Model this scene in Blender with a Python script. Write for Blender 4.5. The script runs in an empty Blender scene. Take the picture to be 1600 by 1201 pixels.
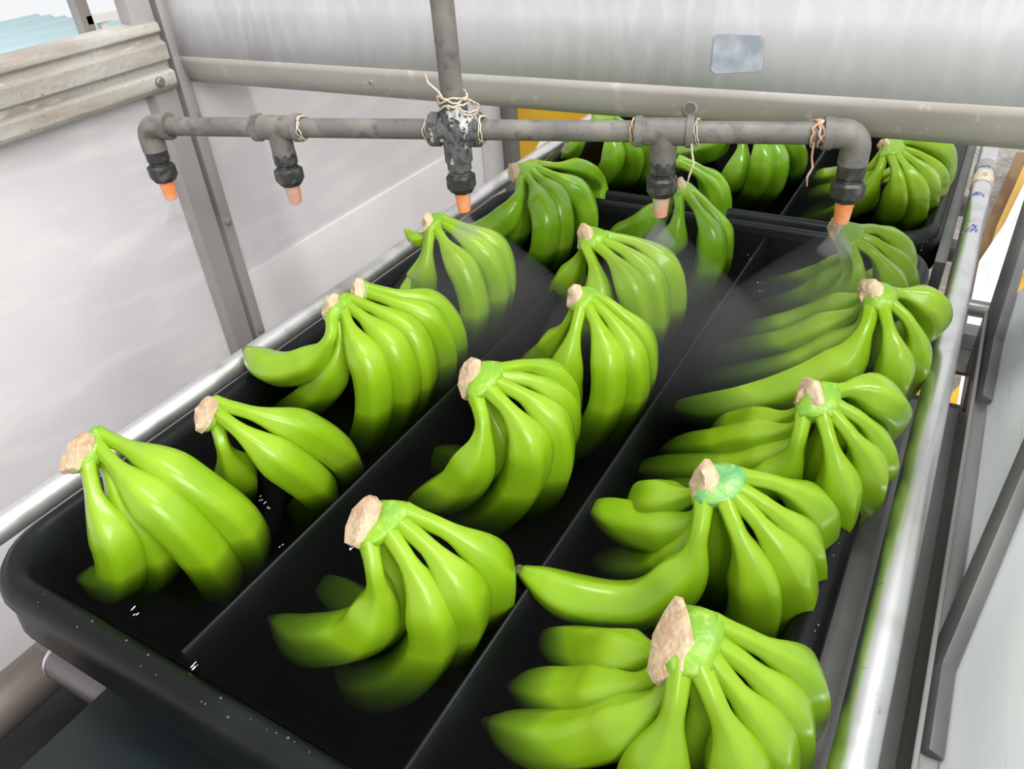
import bpy, bmesh, math, random
from mathutils import Vector, Matrix

# ------------------------------------------------------------------ camera
H = 0.40                                  # lens height above the tray rim (metres)
F = 1203.82                               # focal length for a 1600 px wide frame
XA = Vector((0.86534021, 0.24414956, -0.43769545))   # world axes seen in camera space
YA = Vector((0.49693859, -0.53141655, 0.68603826))   # (x right, y down, z forward)
ZA = Vector((-0.06510267, -0.81116425, -0.58118345))
sc = bpy.context.scene
cd = bpy.data.cameras.new('camera'); cam = bpy.data.objects.new('camera', cd)
sc.collection.objects.link(cam); sc.camera = cam
cd.sensor_width = 36; cd.lens = F / 1600 * 36; cd.clip_start = 0.01; cd.clip_end = 60
def w2(v): return Vector((XA.dot(v), YA.dot(v), ZA.dot(v)))
rx, ry, rz = w2(Vector((1, 0, 0))), w2(Vector((0, -1, 0))), w2(Vector((0, 0, -1)))
cam.matrix_world = Matrix(((rx.x, ry.x, rz.x, 0), (rx.y, ry.y, rz.y, 0), (rx.z, ry.z, rz.z, H), (0, 0, 0, 1)))
EYE = Vector((0, 0, H))
def ray(px, py): return w2(Vector((px - 800, py - 600.5, F)))
def at(px, py, z=0.0):
    d = ray(px, py); return EYE + d * ((z - H) / d.z)
def atx(px, py, x):
    d = ray(px, py); return EYE + d * (x / d.x)
def aty(px, py, y):
    d = ray(px, py); return EYE + d * (y / d.y)

# ------------------------------------------------------------------ light
wd = bpy.data.worlds.new('world'); sc.world = wd; wd.use_nodes = True
wn = wd.node_tree
bgn = wn.nodes['Background']; bgn.inputs[0].default_value = (0.97, 0.98, 1.0, 1); bgn.inputs[1].default_value = 0.80
def area(name, loc, target, sx, sy, power, col=(1, 1, 1)):
    l = bpy.data.lights.new(name, 'AREA'); l.shape = 'RECTANGLE'; l.size = sx; l.size_y = sy
    l.energy = power; l.color = col
    o = bpy.data.objects.new(name, l); sc.collection.objects.link(o); o.location = loc
    o.rotation_euler = (Vector(target) - Vector(loc)).to_track_quat('-Z', 'Y').to_euler()
    return o
area('skylight', (0.35, 0.55, 2.2), (-0.25, 0.5, 0), 0.5, 1.6, 36, (1, 1, 0.97))
area('window_light', (1.7, -1.0, 1.5), (-0.6, 0.6, 0), 2.0, 1.2, 60, (1, 0.99, 0.98))
sc.view_settings.view_transform = 'Standard'; sc.view_settings.look = 'None'
sc.view_settings.gamma = 1; sc.view_settings.use_curve_mapping = False
sc.view_settings.exposure = 0.25

R = random.Random(7)
# ------------------------------------------------------------------ helpers
WL = {}
def tag(o, label=None, cat=None, group=None, kind=None):
    if label: o['label'] = label
    if cat: o['category'] = cat
    if group: o['group'] = group
    if kind: o['kind'] = kind
    return o
def empty(name, loc, label, cat, group=None):
    o = bpy.data.objects.new(name, None); sc.collection.objects.link(o); o.location = loc
    o.empty_display_size = 0.02
    WL[o] = Vector(loc); return tag(o, label, cat, group)
class MB:
    """collects geometry in world coordinates; build() links it as ONE mesh object"""
    def __init__(s): s.v = []; s.f = []; s.m = []
    def add(s, v, f, mi=0):
        b = len(s.v); s.v += [Vector(p) for p in v]
        s.f += [tuple(b + i for i in q) for q in f]; s.m += [mi] * len(f); return s
    def box(s, a, b):
        x0, y0, z0 = a; x1, y1, z1 = b
        v = [(x0, y0, z0), (x1, y0, z0), (x1, y1, z0), (x0, y1, z0), (x0, y0, z1), (x1, y0, z1), (x1, y1, z1), (x0, y1, z1)]
        return s.add(v, [(0, 3, 2, 1), (4, 5, 6, 7), (0, 1, 5, 4), (1, 2, 6, 5), (2, 3, 7, 6), (3, 0, 4, 7)])
    def prism(s, poly, off):
        n = len(poly); off = Vector(off)
        v = [Vector(p) for p in poly] + [Vector(p) + off for p in poly]
        f = [tuple(range(n)), tuple(range(2 * n - 1, n - 1, -1))] + [(i, i + n, (i + 1) % n + n, (i + 1) % n) for i in range(n)]
        return s.add(v, f)
    def beam(s, a, b, w, h, up=(0, 0, 1)):
        a = Vector(a); b = Vector(b); d = (b - a).normalized(); u = Vector(up)
        sd = d.cross(u).normalized() * w / 2; uu = sd.cross(d).normalized() * h / 2
        return s.prism([a + sd + uu, a - sd + uu, a - sd - uu, a + sd - uu], b - a)
    def tube(s, pts, rad, n=20, cap=True, mi=0, wob=None):
        pts = [Vector(p) for p in pts]; k = len(pts)
        if not isinstance(rad, (list, tuple)): rad = [rad] * k
        T = []
        for i in range(k):
            a = pts[max(0, i - 1)]; b = pts[min(k - 1, i + 1)]
            if (b - a).length < 1e-9: a = pts[max(0, i - 2)]; b = pts[min(k - 1, i + 2)]
            T.append((b - a).normalized())
        u = T[0].orthogonal().normalized(); v = []; f = []
        for i in range(k):
            u = (u - T[i] * u.dot(T[i])).normalized(); w = T[i].cross(u)
            for j in range(n):
                t = 2 * math.pi * j / n; r = rad[i] * (wob(i, j) if wob else 1)
                v.append(pts[i] + u * math.cos(t) * r + w * math.sin(t) * r)
        for i in range(k - 1):
            for j in range(n):
                f.append((i * n + j, i * n + (j + 1) % n, (i + 1) * n + (j + 1) % n, (i + 1) * n + j))
        if cap: f.append(tuple(range(n - 1, -1, -1))); f.append(tuple((k - 1) * n + j for j in range(n)))
        return s.add(v, f, mi)
    def lathe(s, base, axis, prof, n=24, hexa=None):
        """prof: (distance along axis, radius)"""
        a = Vector(axis).normalized(); base = Vector(base)
        return s.tube_ax([base + a * d for d, r in prof], [r for d, r in prof], a, n, hexa)
    def tube_ax(s, pts, rad, a, n, hexa=None):
        u = a.orthogonal().normalized(); w = a.cross(u); v = []; f = []; k = len(pts)
        for i in range(k):
            for j in range(n):
                t = 2 * math.pi * j / n
                r = rad[i] * (1 + (hexa or 0) * math.cos(t * 8))
                v.append(pts[i] + u * math.cos(t) * r + w * math.sin(t) * r)
        for i in range(k - 1):
            for j in range(n): f.append((i * n + j, i * n + (j + 1) % n, (i + 1) * n + (j + 1) % n, (i + 1) * n + j))
        f.append(tuple(range(n - 1, -1, -1))); f.append(tuple((k - 1) * n + j for j in range(n)))
        return s.add(v, f)
    def build(s, name, mats, parent=None, smooth=True, bevel=0.0, angle=40):
        me = bpy.data.meshes.new(name)
        loc = WL.get(parent, Vector((0, 0, 0)))
        me.from_pydata([p - loc for p in s.v], [], s.f)
        if not isinstance(mats, (list, tuple)): mats = [mats]
        for m in mats: me.materials.append(m)
        for p, mi in zip(me.polygons, s.m): p.material_index = mi
        bm = bmesh.new(); bm.from_mesh(me)
        if bevel:
            es = [e for e in bm.edges if len(e.link_faces) == 2 and e.calc_face_angle(0) > 0.5]
            bmesh.ops.bevel(bm, geom=es, offset=bevel, segments=2, affect='EDGES', profile=0.5)
        bmesh.ops.recalc_face_normals(bm, faces=bm.faces)
        if smooth:
            for fc in bm.faces: fc.smooth = True
            for e in bm.edges:
                if len(e.link_faces) == 2 and e.calc_face_angle(0) > math.radians(angle): e.smooth = False
        bm.to_mesh(me); bm.free()
        o = bpy.data.objects.new(name, me); sc.collection.objects.link(o)
        if parent: o.parent = parent
        WL[o] = Vector(loc)
        return o

# ------------------------------------------------------------------ materials
def mat(name, col, rough=0.5, metal=0.0, spec=0.5, noise=None, coat=0, bump=None, sss=0):
    """noise: list of (scale, colour, low, high, stretch xyz)"""
    m = bpy.data.materials.new(name); m.use_nodes = True; nt = m.node_tree
    b = nt.nodes['Principled BSDF']
    b.inputs['Base Color'].default_value = (*col, 1); b.inputs['Roughness'].default_value = rough
    b.inputs['Metallic'].default_value = metal; b.inputs['Specular IOR Level'].default_value = spec
    b.inputs['Coat Weight'].default_value = coat; b.inputs['Coat Roughness'].default_value = 0.12
    if sss:
        b.inputs['Subsurface Weight'].default_value = sss; b.inputs['Subsurface Radius'].default_value = (0.4, 0.8, 0.1)
        b.inputs['Subsurface Scale'].default_value = 0.006
    tc = nt.nodes.new('ShaderNodeTexCoord')
    last = None
    for (s, c, lo, hi, st) in (noise or []):
        mp = nt.nodes.new('ShaderNodeMapping'); mp.inputs['Scale'].default_value = st
        nt.links.new(tc.outputs['Object'], mp.inputs[0])
        n = nt.nodes.new('ShaderNodeTexNoise'); n.inputs['Scale'].default_value = s; n.inputs['Detail'].default_value = 5
        nt.links.new(mp.outputs[0], n.inputs['Vector'])
        r = nt.nodes.new('ShaderNodeMapRange'); r.inputs[1].default_value = lo; r.inputs[2].default_value = hi
        nt.links.new(n.outputs['Fac'], r.inputs[0])
        mx = nt.nodes.new('ShaderNodeMix'); mx.data_type = 'RGBA'
        nt.links.new(r.outputs[0], mx.inputs['Factor'])
        if last is None: mx.inputs['A'].default_value = (*col, 1)
        else: nt.links.new(last, mx.inputs['A'])
        mx.inputs['B'].default_value = (*c, 1); last = mx.outputs['Result']
    if last is not None: nt.links.new(last, b.inputs['Base Color'])
    if bump:
        n = nt.nodes.new('ShaderNodeTexNoise'); n.inputs['Scale'].default_value = bump[0]; n.inputs['Detail'].default_value = 4
        nt.links.new(tc.outputs['Object'], n.inputs['Vector'])
        bp = nt.nodes.new('ShaderNodeBump'); bp.inputs['Strength'].default_value = bump[1]; bp.inputs['Distance'].default_value = bump[2]
        nt.links.new(n.outputs['Fac'], bp.inputs['Height']); nt.links.new(bp.outputs[0], b.inputs['Normal'])
    return m
ONE = (1, 1, 1)
M = {}
M['peel'] = mat('banana_peel', (0.205, 0.375, 0.007), 0.30, spec=0.35, coat=0.25, sss=0.03,
    noise=[(18, (0.28, 0.45, 0.02), .42, .70, ONE), (45, (0.19, 0.35, 0.008), .58, .85, ONE), (300, (0.16, 0.28, 0.02), .74, .8, ONE)], bump=(40, .08, .001))
M['peel_far'] = mat('banana_peel_deep', (0.17, 0.37, 0.010), 0.24, spec=0.4, coat=0.3, sss=0.05,
    noise=[(22, (0.26, 0.47, 0.025), .42, .68, ONE), (60, (0.15, 0.33, 0.01), .56, .8, ONE)], bump=(40, .08, .001))
M['nub'] = mat('banana_tip', (0.05, 0.055, 0.02), 0.7, noise=[(200, (0.12, 0.13, 0.04), .4, .6, ONE)])
M['crown'] = mat('banana_crown', (0.21, 0.40, 0.015), 0.35, noise=[(70, (0.16, 0.36, 0.03), .45, .65, ONE), (160, (0.34, 0.46, 0.07), .58, .72, ONE)], bump=(180, .4, .002))
M['crown_teal'] = mat('banana_crown_bluish', (0.20, 0.44, 0.10), 0.35, noise=[(70, (0.10, 0.34, 0.12), .45, .65, ONE), (160, (0.36, 0.5, 0.2), .58, .72, ONE)], bump=(180, .4, .002))
M['cut'] = mat('banana_cut_face', (0.58, 0.43, 0.27), 0.6, noise=[(70, (0.44, 0.29, 0.17), .45, .62, ONE), (260, (0.66, 0.54, 0.38), .5, .7, ONE), (60, (0.30, 0.19, 0.10), .66, .74, ONE)], bump=(260, .6, .002))
M['tray'] = mat('black_plastic', (0.005, 0.006, 0.006), 0.36, spec=0.18, noise=[(9, (0.011, 0.013, 0.014), .5, .7, ONE)], bump=(30, .15, .002))
M['bead'] = mat('water_bead', (0.03, 0.03, 0.03), 0.04, spec=1.0)
M['drop_or_glint'] = mat('water_glint', (0.75, 0.78, 0.8), 0.05, spec=1.0)  # near-white colour stands in for glints on the water
M['pvc'] = mat('grey_pvc', (0.135, 0.125, 0.115), 0.55, noise=[(25, (0.21, 0.19, 0.165), .45, .65, ONE), (90, (0.09, 0.08, 0.07), .52, .7, ONE)], bump=(300, .2, .001))
M['pvc_white'] = mat('grey_pvc_with_cement', (0.10, 0.10, 0.10), 0.6, noise=[(90, (0.55, 0.55, 0.52), .54, .60, (1, 1, .35)), (200, (0.04, 0.04, 0.04), .52, .60, ONE)], bump=(200, .5, .002))
M['nut'] = mat('black_nut', (0.025, 0.024, 0.024), 0.45, noise=[(120, (0.09, 0.085, 0.08), .5, .7, ONE)], bump=(200, .4, .001))
M['orange'] = mat('orange_nozzle', (0.85, 0.26, 0.08), 0.35, sss=0.2, noise=[(80, (0.75, 0.36, 0.22), .45, .62, ONE)])
M['pink'] = mat('faded_pink_nozzle', (0.62, 0.30, 0.22), 0.4, sss=0.2, noise=[(90, (0.52, 0.40, 0.30), .45, .62, ONE)])
M['tape'] = mat('thread_tape', (0.62, 0.53, 0.42), 0.8, noise=[(150, (0.40, 0.28, 0.18), .5, .65, ONE)])
M['tape_tan'] = mat('stained_thread_tape', (0.42, 0.25, 0.15), 0.8, noise=[(150, (0.62, 0.46, 0.34), .5, .65, ONE)])
M['wall'] = mat('brushed_steel_sheet', (0.74, 0.715, 0.72), 0.5, metal=0.12, noise=[(3, (0.64, 0.61, 0.63), .4, .7, ONE), (18, (0.79, 0.77, 0.77), .5, .8, (1, .5, 2))], bump=(5, .12, .02))
M['wall_low'] = mat('paler_steel_sheet', (0.80, 0.775, 0.775), 0.5, metal=0.1, noise=[(5, (0.72, 0.70, 0.705), .4, .7, ONE)])  # paler, evener tone than the wall sheet above it
M['steel'] = mat('steel_sheet', (0.66, 0.645, 0.66), 0.45, metal=0.18, noise=[(4, (0.56, 0.55, 0.575), .4, .65, (2, 1, .8)), (40, (0.72, 0.71, 0.72), .45, .85, (2, 1, .5))], bump=(6, .15, .01))
M['lip'] = mat('dull_steel_lip', (0.42, 0.395, 0.36), 0.5, metal=0.2, noise=[(7, (0.30, 0.27, 0.23), .45, .75, (.6, 1, 2)), (60, (0.56, 0.53, 0.48), .6, .75, ONE)], bump=(30, .1, .003))
M['post'] = mat('galvanised_post', (0.34, 0.325, 0.31), 0.42, metal=0.5, noise=[(9, (0.42, 0.40, 0.39), .4, .65, (1, 1, .4))])
M['post_dark'] = mat('post_groove', (0.20, 0.19, 0.185), 0.5, metal=0.4)
M['channel'] = mat('grimy_aluminium', (0.50, 0.48, 0.44), 0.6, metal=0.15, noise=[(14, (0.34, 0.295, 0.25), .42, .62, (1, .4, 3)), (160, (0.20, 0.15, 0.11), .66, .74, ONE), (60, (0.60, 0.60, 0.56), .62, .7, (1, .3, 1))], bump=(150, .4, .002))
M['chrome'] = mat('polished_steel_pipe', (0.74, 0.74, 0.74), 0.33, metal=1.0, noise=[(30, (0.62, 0.61, 0.60), .5, .7, ONE), (120, (0.45, 0.42, 0.40), .66, .74, ONE)])
M['railm'] = mat('satin_steel_rail', (0.72, 0.71, 0.72), 0.34, metal=0.8, noise=[(30, (0.5, 0.49, 0.49), .5, .7, ONE)])
M['dark_steel'] = mat('dark_steel', (0.13, 0.128, 0.125), 0.5, metal=0.3, noise=[(12, (0.17, 0.165, 0.16), .45, .65, ONE)], bump=(60, .1, .001))
M['mid_steel'] = mat('mid_steel', (0.24, 0.235, 0.23), 0.36, metal=0.6, noise=[(12, (0.18, 0.175, 0.17), .45, .65, (1, .3, 1))])
M['sheet'] = mat('hazy_plastic_sheet', (0.78, 0.81, 0.83), 0.25, metal=0.05, noise=[(9, (0.88, 0.90, 0.90), .45, .65, (1, .25, 3)), (50, (0.66, 0.69, 0.71), .6, .75, (1, .2, 3))])
M['board'] = mat('white_board', (0.80, 0.82, 0.84), 0.4, noise=[(14, (0.66, 0.68, 0.70), .5, .7, (4, .5, 1))])
M['yellow'] = mat('yellow_plastic', (0.78, 0.46, 0.02), 0.35, noise=[(6, (0.70, 0.38, 0.02), .45, .65, ONE)])
M['brown'] = mat('brown_wood', (0.30, 0.19, 0.08), 0.7, noise=[(20, (0.20, 0.11, 0.05), .45, .6, (1, .2, 1))])
M['concrete'] = mat('wet_concrete', (0.40, 0.37, 0.33), 0.5, noise=[(12, (0.28, 0.25, 0.21), .45, .6, ONE), (50, (0.55, 0.51, 0.46), .55, .65, ONE)], bump=(40, .4, .01))
M['blue_roof'] = mat('pale_blue_sheet', (0.58, 0.78, 0.81), 0.4)
M['white_paint'] = mat('white_paint', (0.8, 0.78, 0.76), 0.5)
M['ink'] = mat('blue_ink', (0.10, 0.14, 0.42), 0.5)
M['reflection'] = mat('painted_reflection', (0.27, 0.305, 0.345), 0.5, metal=0.1, noise=[(60, (0.42, 0.45, 0.49), .40, .66, ONE)])
M['backing'] = mat('black_backing', (0.012, 0.012, 0.012), 0.6)
M['dark_plate'] = mat('dark_green_plate', (0.018, 0.020, 0.019), 0.4, spec=0.2, noise=[(3, (0.014, 0.021, 0.022), .5, .65, ONE)])
M['dull'] = mat('dull_brown_steel', (0.15, 0.125, 0.105), 0.5, metal=0.3)
M['roller'] = mat('roller_steel', (0.16, 0.145, 0.15), 0.35, metal=0.6)

# ------------------------------------------------------------------ structure: floor, left wall, right wall
fl = MB().box((-3.2, -0.8, -0.66), (1.6, 4.4, -0.60)).build('floor', M['concrete'], smooth=False); tag(fl, kind='structure')
WX = -0.90
wl = MB()
wl.box((WX - .012, -0.6, -0.60), (WX, 0.66, 0.185))
wl.box((WX - .012, 0.66, -0.60), (WX, 1.40, 0.70))
wl = wl.build('wall_left', M['wall'], smooth=False); tag(wl, kind='structure')
# corner post of the left wall (angle section with a groove) and the far post
def ypx(px, py): return atx(px, py, WX).y
y0, y1, y2, y3 = ypx(226, 150), ypx(262, 150), ypx(272, 150), ypx(291, 150)
MB().box((WX, y0, -.6), (WX + .022, y1, .60)).build('post', M['post'], wl, bevel=.002)
MB().box((WX, y1, -.6), (WX + .010, y2, .60)).build('post_groove', M['post_dark'], wl, smooth=False)
MB().box((WX, y2, -.6), (WX + .020, y3, .60)).build('post', M['post'], wl, bevel=.002)
for zz in (.125, -.02, -.2):
    MB().lathe((WX + .018, (y2 + y3) / 2, zz), (1, 0, 0), [(0, .006), (.004, .006), (.006, .003)], 12).build('bolt', M['post_dark'], wl)
fp = atx(768, 200, WX).y; fp1 = atx(778, 200, WX).y; fp2 = atx(793, 200, WX).y
MB().box((WX, 1.36, -.6), (WX + .010, fp1, .6)).build('post', M['steel'], wl, bevel=.002)
MB().box((WX, fp1, -.6), (WX + .030, fp2, .6)).build('post', M['post_dark'], wl, bevel=.002)

MB().box((WX, y3, -.6), (WX + .004, 1.36, -.115)).build('lower_sheet', M['wall_low'], wl, bevel=.0008)

# grimy aluminium channel on top of the left wall
ch = empty('channel_rail', (WX, -0.4, .17), 'weathered beige grooved metal channel along the top of the left wall', 'rail')
prof = [(0, .168), (.030, .170), (.034, .176), (.034, .190), (.024, .194), (.024, .200), (.034, .204), (.034, .222), (.026, .226), (.026, .231), (.032, .235), (.030, .245), (0, .247)]
c = MB(); c.prism([(WX + a, -.6, z) for a, z in prof], (0, y1 - .004 + .6, 0))
c.build('channel_profile', M['channel'], ch, bevel=.0012)
MB().lathe((WX + .034, y1 - .03, .183), (1, 0, 0), [(0, .006), (.003, .006), (.005, .004)], 12).build('bolt', M['post_dark'], ch)

# ------------------------------------------------------------------ hood across the tray
HY = 0.672
hd = empty('spray_hood', (-.43, HY, .18), 'large steel hood sheet with a rounded lower edge crossing above the tray', 'hood')
def hoodz(x): return .1645 + (x + .9) * .0157
segs = [(.11, .010), (.05, .0), (.032, -.001), (.019, .001), (.010, .005), (.0045, .011), (.0015, .019), (.0002, .028), (0.0, .036)]
lv = []; lf = []
nx = 40; x0h, x1h = WX + .004, .62
for i in range(nx + 1):
    x = x0h + (x1h - x0h) * i / nx
    for (dy, dz) in segs: lv.append((x, HY + dy, hoodz(x) + dz))
k = len(segs)
for i in range(nx):
    for j in range(k - 1): lf.append((i * k + j, (i + 1) * k + j, (i + 1) * k + j + 1, i * k + j + 1))
lipm = MB().add(lv, lf); lo = lipm.build('lower_lip', M['lip'], hd)
sm = lo.modifiers.new('thick', 'SOLIDIFY'); sm.thickness = .003; sm.offset = 0
# flat sheet above the lip, gently dished
pv = []; pf = []; nz = 10
for i in range(nx + 1):
    x = x0h + (x1h - x0h) * i / nx
    for j in range(nz + 1):
        t = j / nz; pv.append((x, HY + .0000 + .035 * t + .004 * math.sin(x * 5) * t, hoodz(x) + .036 + .55 * t))
for i in range(nx):
    for j in range(nz): pf.append((i * (nz + 1) + j, (i + 1) * (nz + 1) + j, (i + 1) * (nz + 1) + j + 1, i * (nz + 1) + j + 1))
po = MB().add(pv, pf).build('hood_sheet', M['steel'], hd)
sm = po.modifiers.new('thick', 'SOLIDIFY'); sm.thickness = .003; sm.offset = 0
def hole(px, py, r):
    p = aty(px, py, HY); yo = .0045 * max(0, 1 - (p.z - hoodz(p.x) - .011) / .012) if p.z - hoodz(p.x) < .023 else 0
    prof = [(0, r * 1.35), (.003, r * 1.35), (.0035, r), (.001, r * .8)]
    rim = MB().lathe((p.x, HY + yo + .0005, p.z), (0, -1, 0), [(0, r * 1.3), (.0035, r * 1.2), (.0036, r)], 20).build('hole_rim', M['lip'], hd)
    MB().lathe((p.x, HY + yo - .0025, p.z), (0, -1, 0), [(0, r), (.0008, r * .98)], 20).build('hole_core', M['post_dark'], rim)
hole(1079, 169, .0052); hole(580, 129, .0022)
# square patch whose blue-grey colour stands in for a blurred reflection
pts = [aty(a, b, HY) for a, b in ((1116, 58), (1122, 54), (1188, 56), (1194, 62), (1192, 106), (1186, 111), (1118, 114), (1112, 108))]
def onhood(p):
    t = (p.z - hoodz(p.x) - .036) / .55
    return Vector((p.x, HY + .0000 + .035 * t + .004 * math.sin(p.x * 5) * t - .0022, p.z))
MB().prism([onhood(p) for p in pts], (0, -.0006, 0)).build('reflection_patch', M['reflection'], hd, smooth=False)['label'] = 'blue grey square patch painted as a reflection'

# ------------------------------------------------------------------ trays
def rrect(x0, y0, x1, y1, r, n=8):
    out = []
    for cx, cy, a in ((x1 - r, y0 + r, -90), (x1 - r, y1 - r, 0), (x0 + r, y1 - r, 90), (x0 + r, y0 + r, 180)):
        for i in range(n + 1):
            t = math.radians(a + 90 * i / n); out.append((cx + r * math.cos(t), cy + r * math.sin(t)))
    return out
FLOORZ = -.088
def tray(x0, y0, x1, y1, label, divs):
    t = empty('tray', ((x0 + x1) / 2, (y0 + y1) / 2, FLOORZ), label, 'tray', 'black banana trays')
    prof = [(-.001, -.050), (.001, -.030), (-.001, -.018), (.001, -.009), (.005, -.003), (.010, 0), (.015, -.001), (.019, -.005), (.022, -.012), (.030, -.050), (.040, -.078), (.055, FLOORZ)]
    v = []; f = []; loops = []
    for d, z in prof:
        loops.append([(a, b, z) for a, b in rrect(x0 + d, y0 + d, x1 - d, y1 - d, max(.012, .052 - d * .6))])
    n = len(loops[0])
    for l in loops: v += l
    for i in range(len(loops) - 1):
        for j in range(n): f.append((i * n + j, i * n + (j + 1) % n, (i + 1) * n + (j + 1) % n, (i + 1) * n + j))
    f.append(tuple((len(loops) - 1) * n + j for j in range(n)))
    s = MB().add(v, f).build('tray_shell', M['tray'], t, angle=50)
    for dx in divs:
        dv = MB(); a = y0 + .024; b = y1 - .024
        pr = [(-.012, FLOORZ), (-.005, -.05), (-.0028, -.012), (-.001, -.0078), (.001, -.0078), (.0028, -.012), (.005, -.05), (.012, FLOORZ)]
        dv.prism([(dx + q, a + .004, z) for q, z in pr], (0, b - a - .008, 0))
        dv.build('divider', M['tray'], t, bevel=.001)
    return t
T1 = tray(-.551, .113, -.003, .897, 'black plastic tray with three lanes of banana bunches, nearest the camera', (-.354, -.182))
T2 = tray(-.551, .905, -.003, 1.55, 'second black tray behind the near one, passing under the hood', (-.354, -.182))

# ------------------------------------------------------------------ bananas
def cat(p, n):
    """Catmull-Rom through p, n samples per span"""
    q = [p[0] * 2 - p[1]] + p + [p[-1] * 2 - p[-2]]; out = []
    for i in range(1, len(q) - 2):
        for k in range(n):
            t = k / n
            out.append(.5 * ((2 * q[i]) + (-q[i - 1] + q[i + 1]) * t + (2 * q[i - 1] - 5 * q[i] + 4 * q[i + 1] - q[i + 2]) * t * t + (-q[i - 1] + 3 * q[i] - 3 * q[i + 1] + q[i + 2]) * t ** 3))
    out.append(p[-1].copy()); return out
def sstep(a, b, x):
    t = min(1, max(0, (x - a) / (b - a))); return t * t * (3 - 2 * t)
NR = 34; NS = 20
def finger(path, r, parent, m, ls=.044, tip=True, root=None):
    if path[0][2] < 54 and path[0][0] > 1200 or path[0][0] > 1030 and path[0][1] > 700 and path[0][2] < 54:
        path = [path[0]] + [(a, b, z - (2 if path[0][1] > 600 else 12)) for a, b, z in path[1:]]
    P = [at(a, b, z / 1000) for a, b, z in path]
    if root is not None and (P[0] - root).length > (.014 if path[0][2] < 54 else .036): P = [root + (P[0] - root).normalized() * .005] + P
    ln = sum((b - a).length for a, b in zip(P, P[1:]))
    if tip and path[0][2] >= 54 and ln < .17 and path[-1][0] - path[-2][0] > -40:   # the end curls on under the bunch
        e = P[-1]; k = min(1, (.20 - ln) / .06)
        P += [e + Vector((-.020, .004, -.026)) * k, e + Vector((-.052, .006, -.044)) * k]
    for p in P: p.z = max(p.z, FLOORZ + .012)
    c = cat(P, 14)
    L = [0]
    for a, b in zip(c, c[1:]): L.append(L[-1] + (b - a).length)
    tot = L[-1]; pts = []; rad = []
    j = 0
    for i in range(NR):
        s = tot * (i / (NR - 1)); s = s + 0
        while j < len(L) - 2 and L[j + 1] < s: j += 1
        t = (s - L[j]) / max(1e-9, L[j + 1] - L[j]); pts.append(c[j].lerp(c[j + 1], t))
        e = tot - s
        st = .0055 * (r / .017) + .0010 * (1 - sstep(0, .010, s))
        rr = st + (r - st) * sstep(ls * .48, ls + .020, s)
        if e < .048: rr *= .30 + .70 * math.sin(math.pi / 2 * min(1, max(0, (e - .003) / .045)) ** .75) if e > .003 else .28
        rad.append(rr)
    ph = R.random() * 6.28; wob = []
    for q in range(NS):
        a = (2 * math.pi * q / NS) % (2 * math.pi / 5) - math.pi / 5
        wob.append(.26 + .79 * math.cos(math.pi / 5) / math.cos(a) + .01 * R.uniform(-1, 1))
    mb = MB()
    mb.tube(pts, rad, NS, cap=True, wob=lambda i, q: wob[q])
    if tip:
        d = (pts[-1] - pts[-2]).normalized(); rr = rad[-1]
        mb.tube([pts[-1] - d * .001, pts[-1] + d * .003, pts[-1] + d * .005], [rr * .8, rr * .75, rr * .45], 10, mi=1)
    mb.build('banana', [m, M['nub']], parent, angle=75)
    return pts, rad
NBUNCH = [0]
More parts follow.
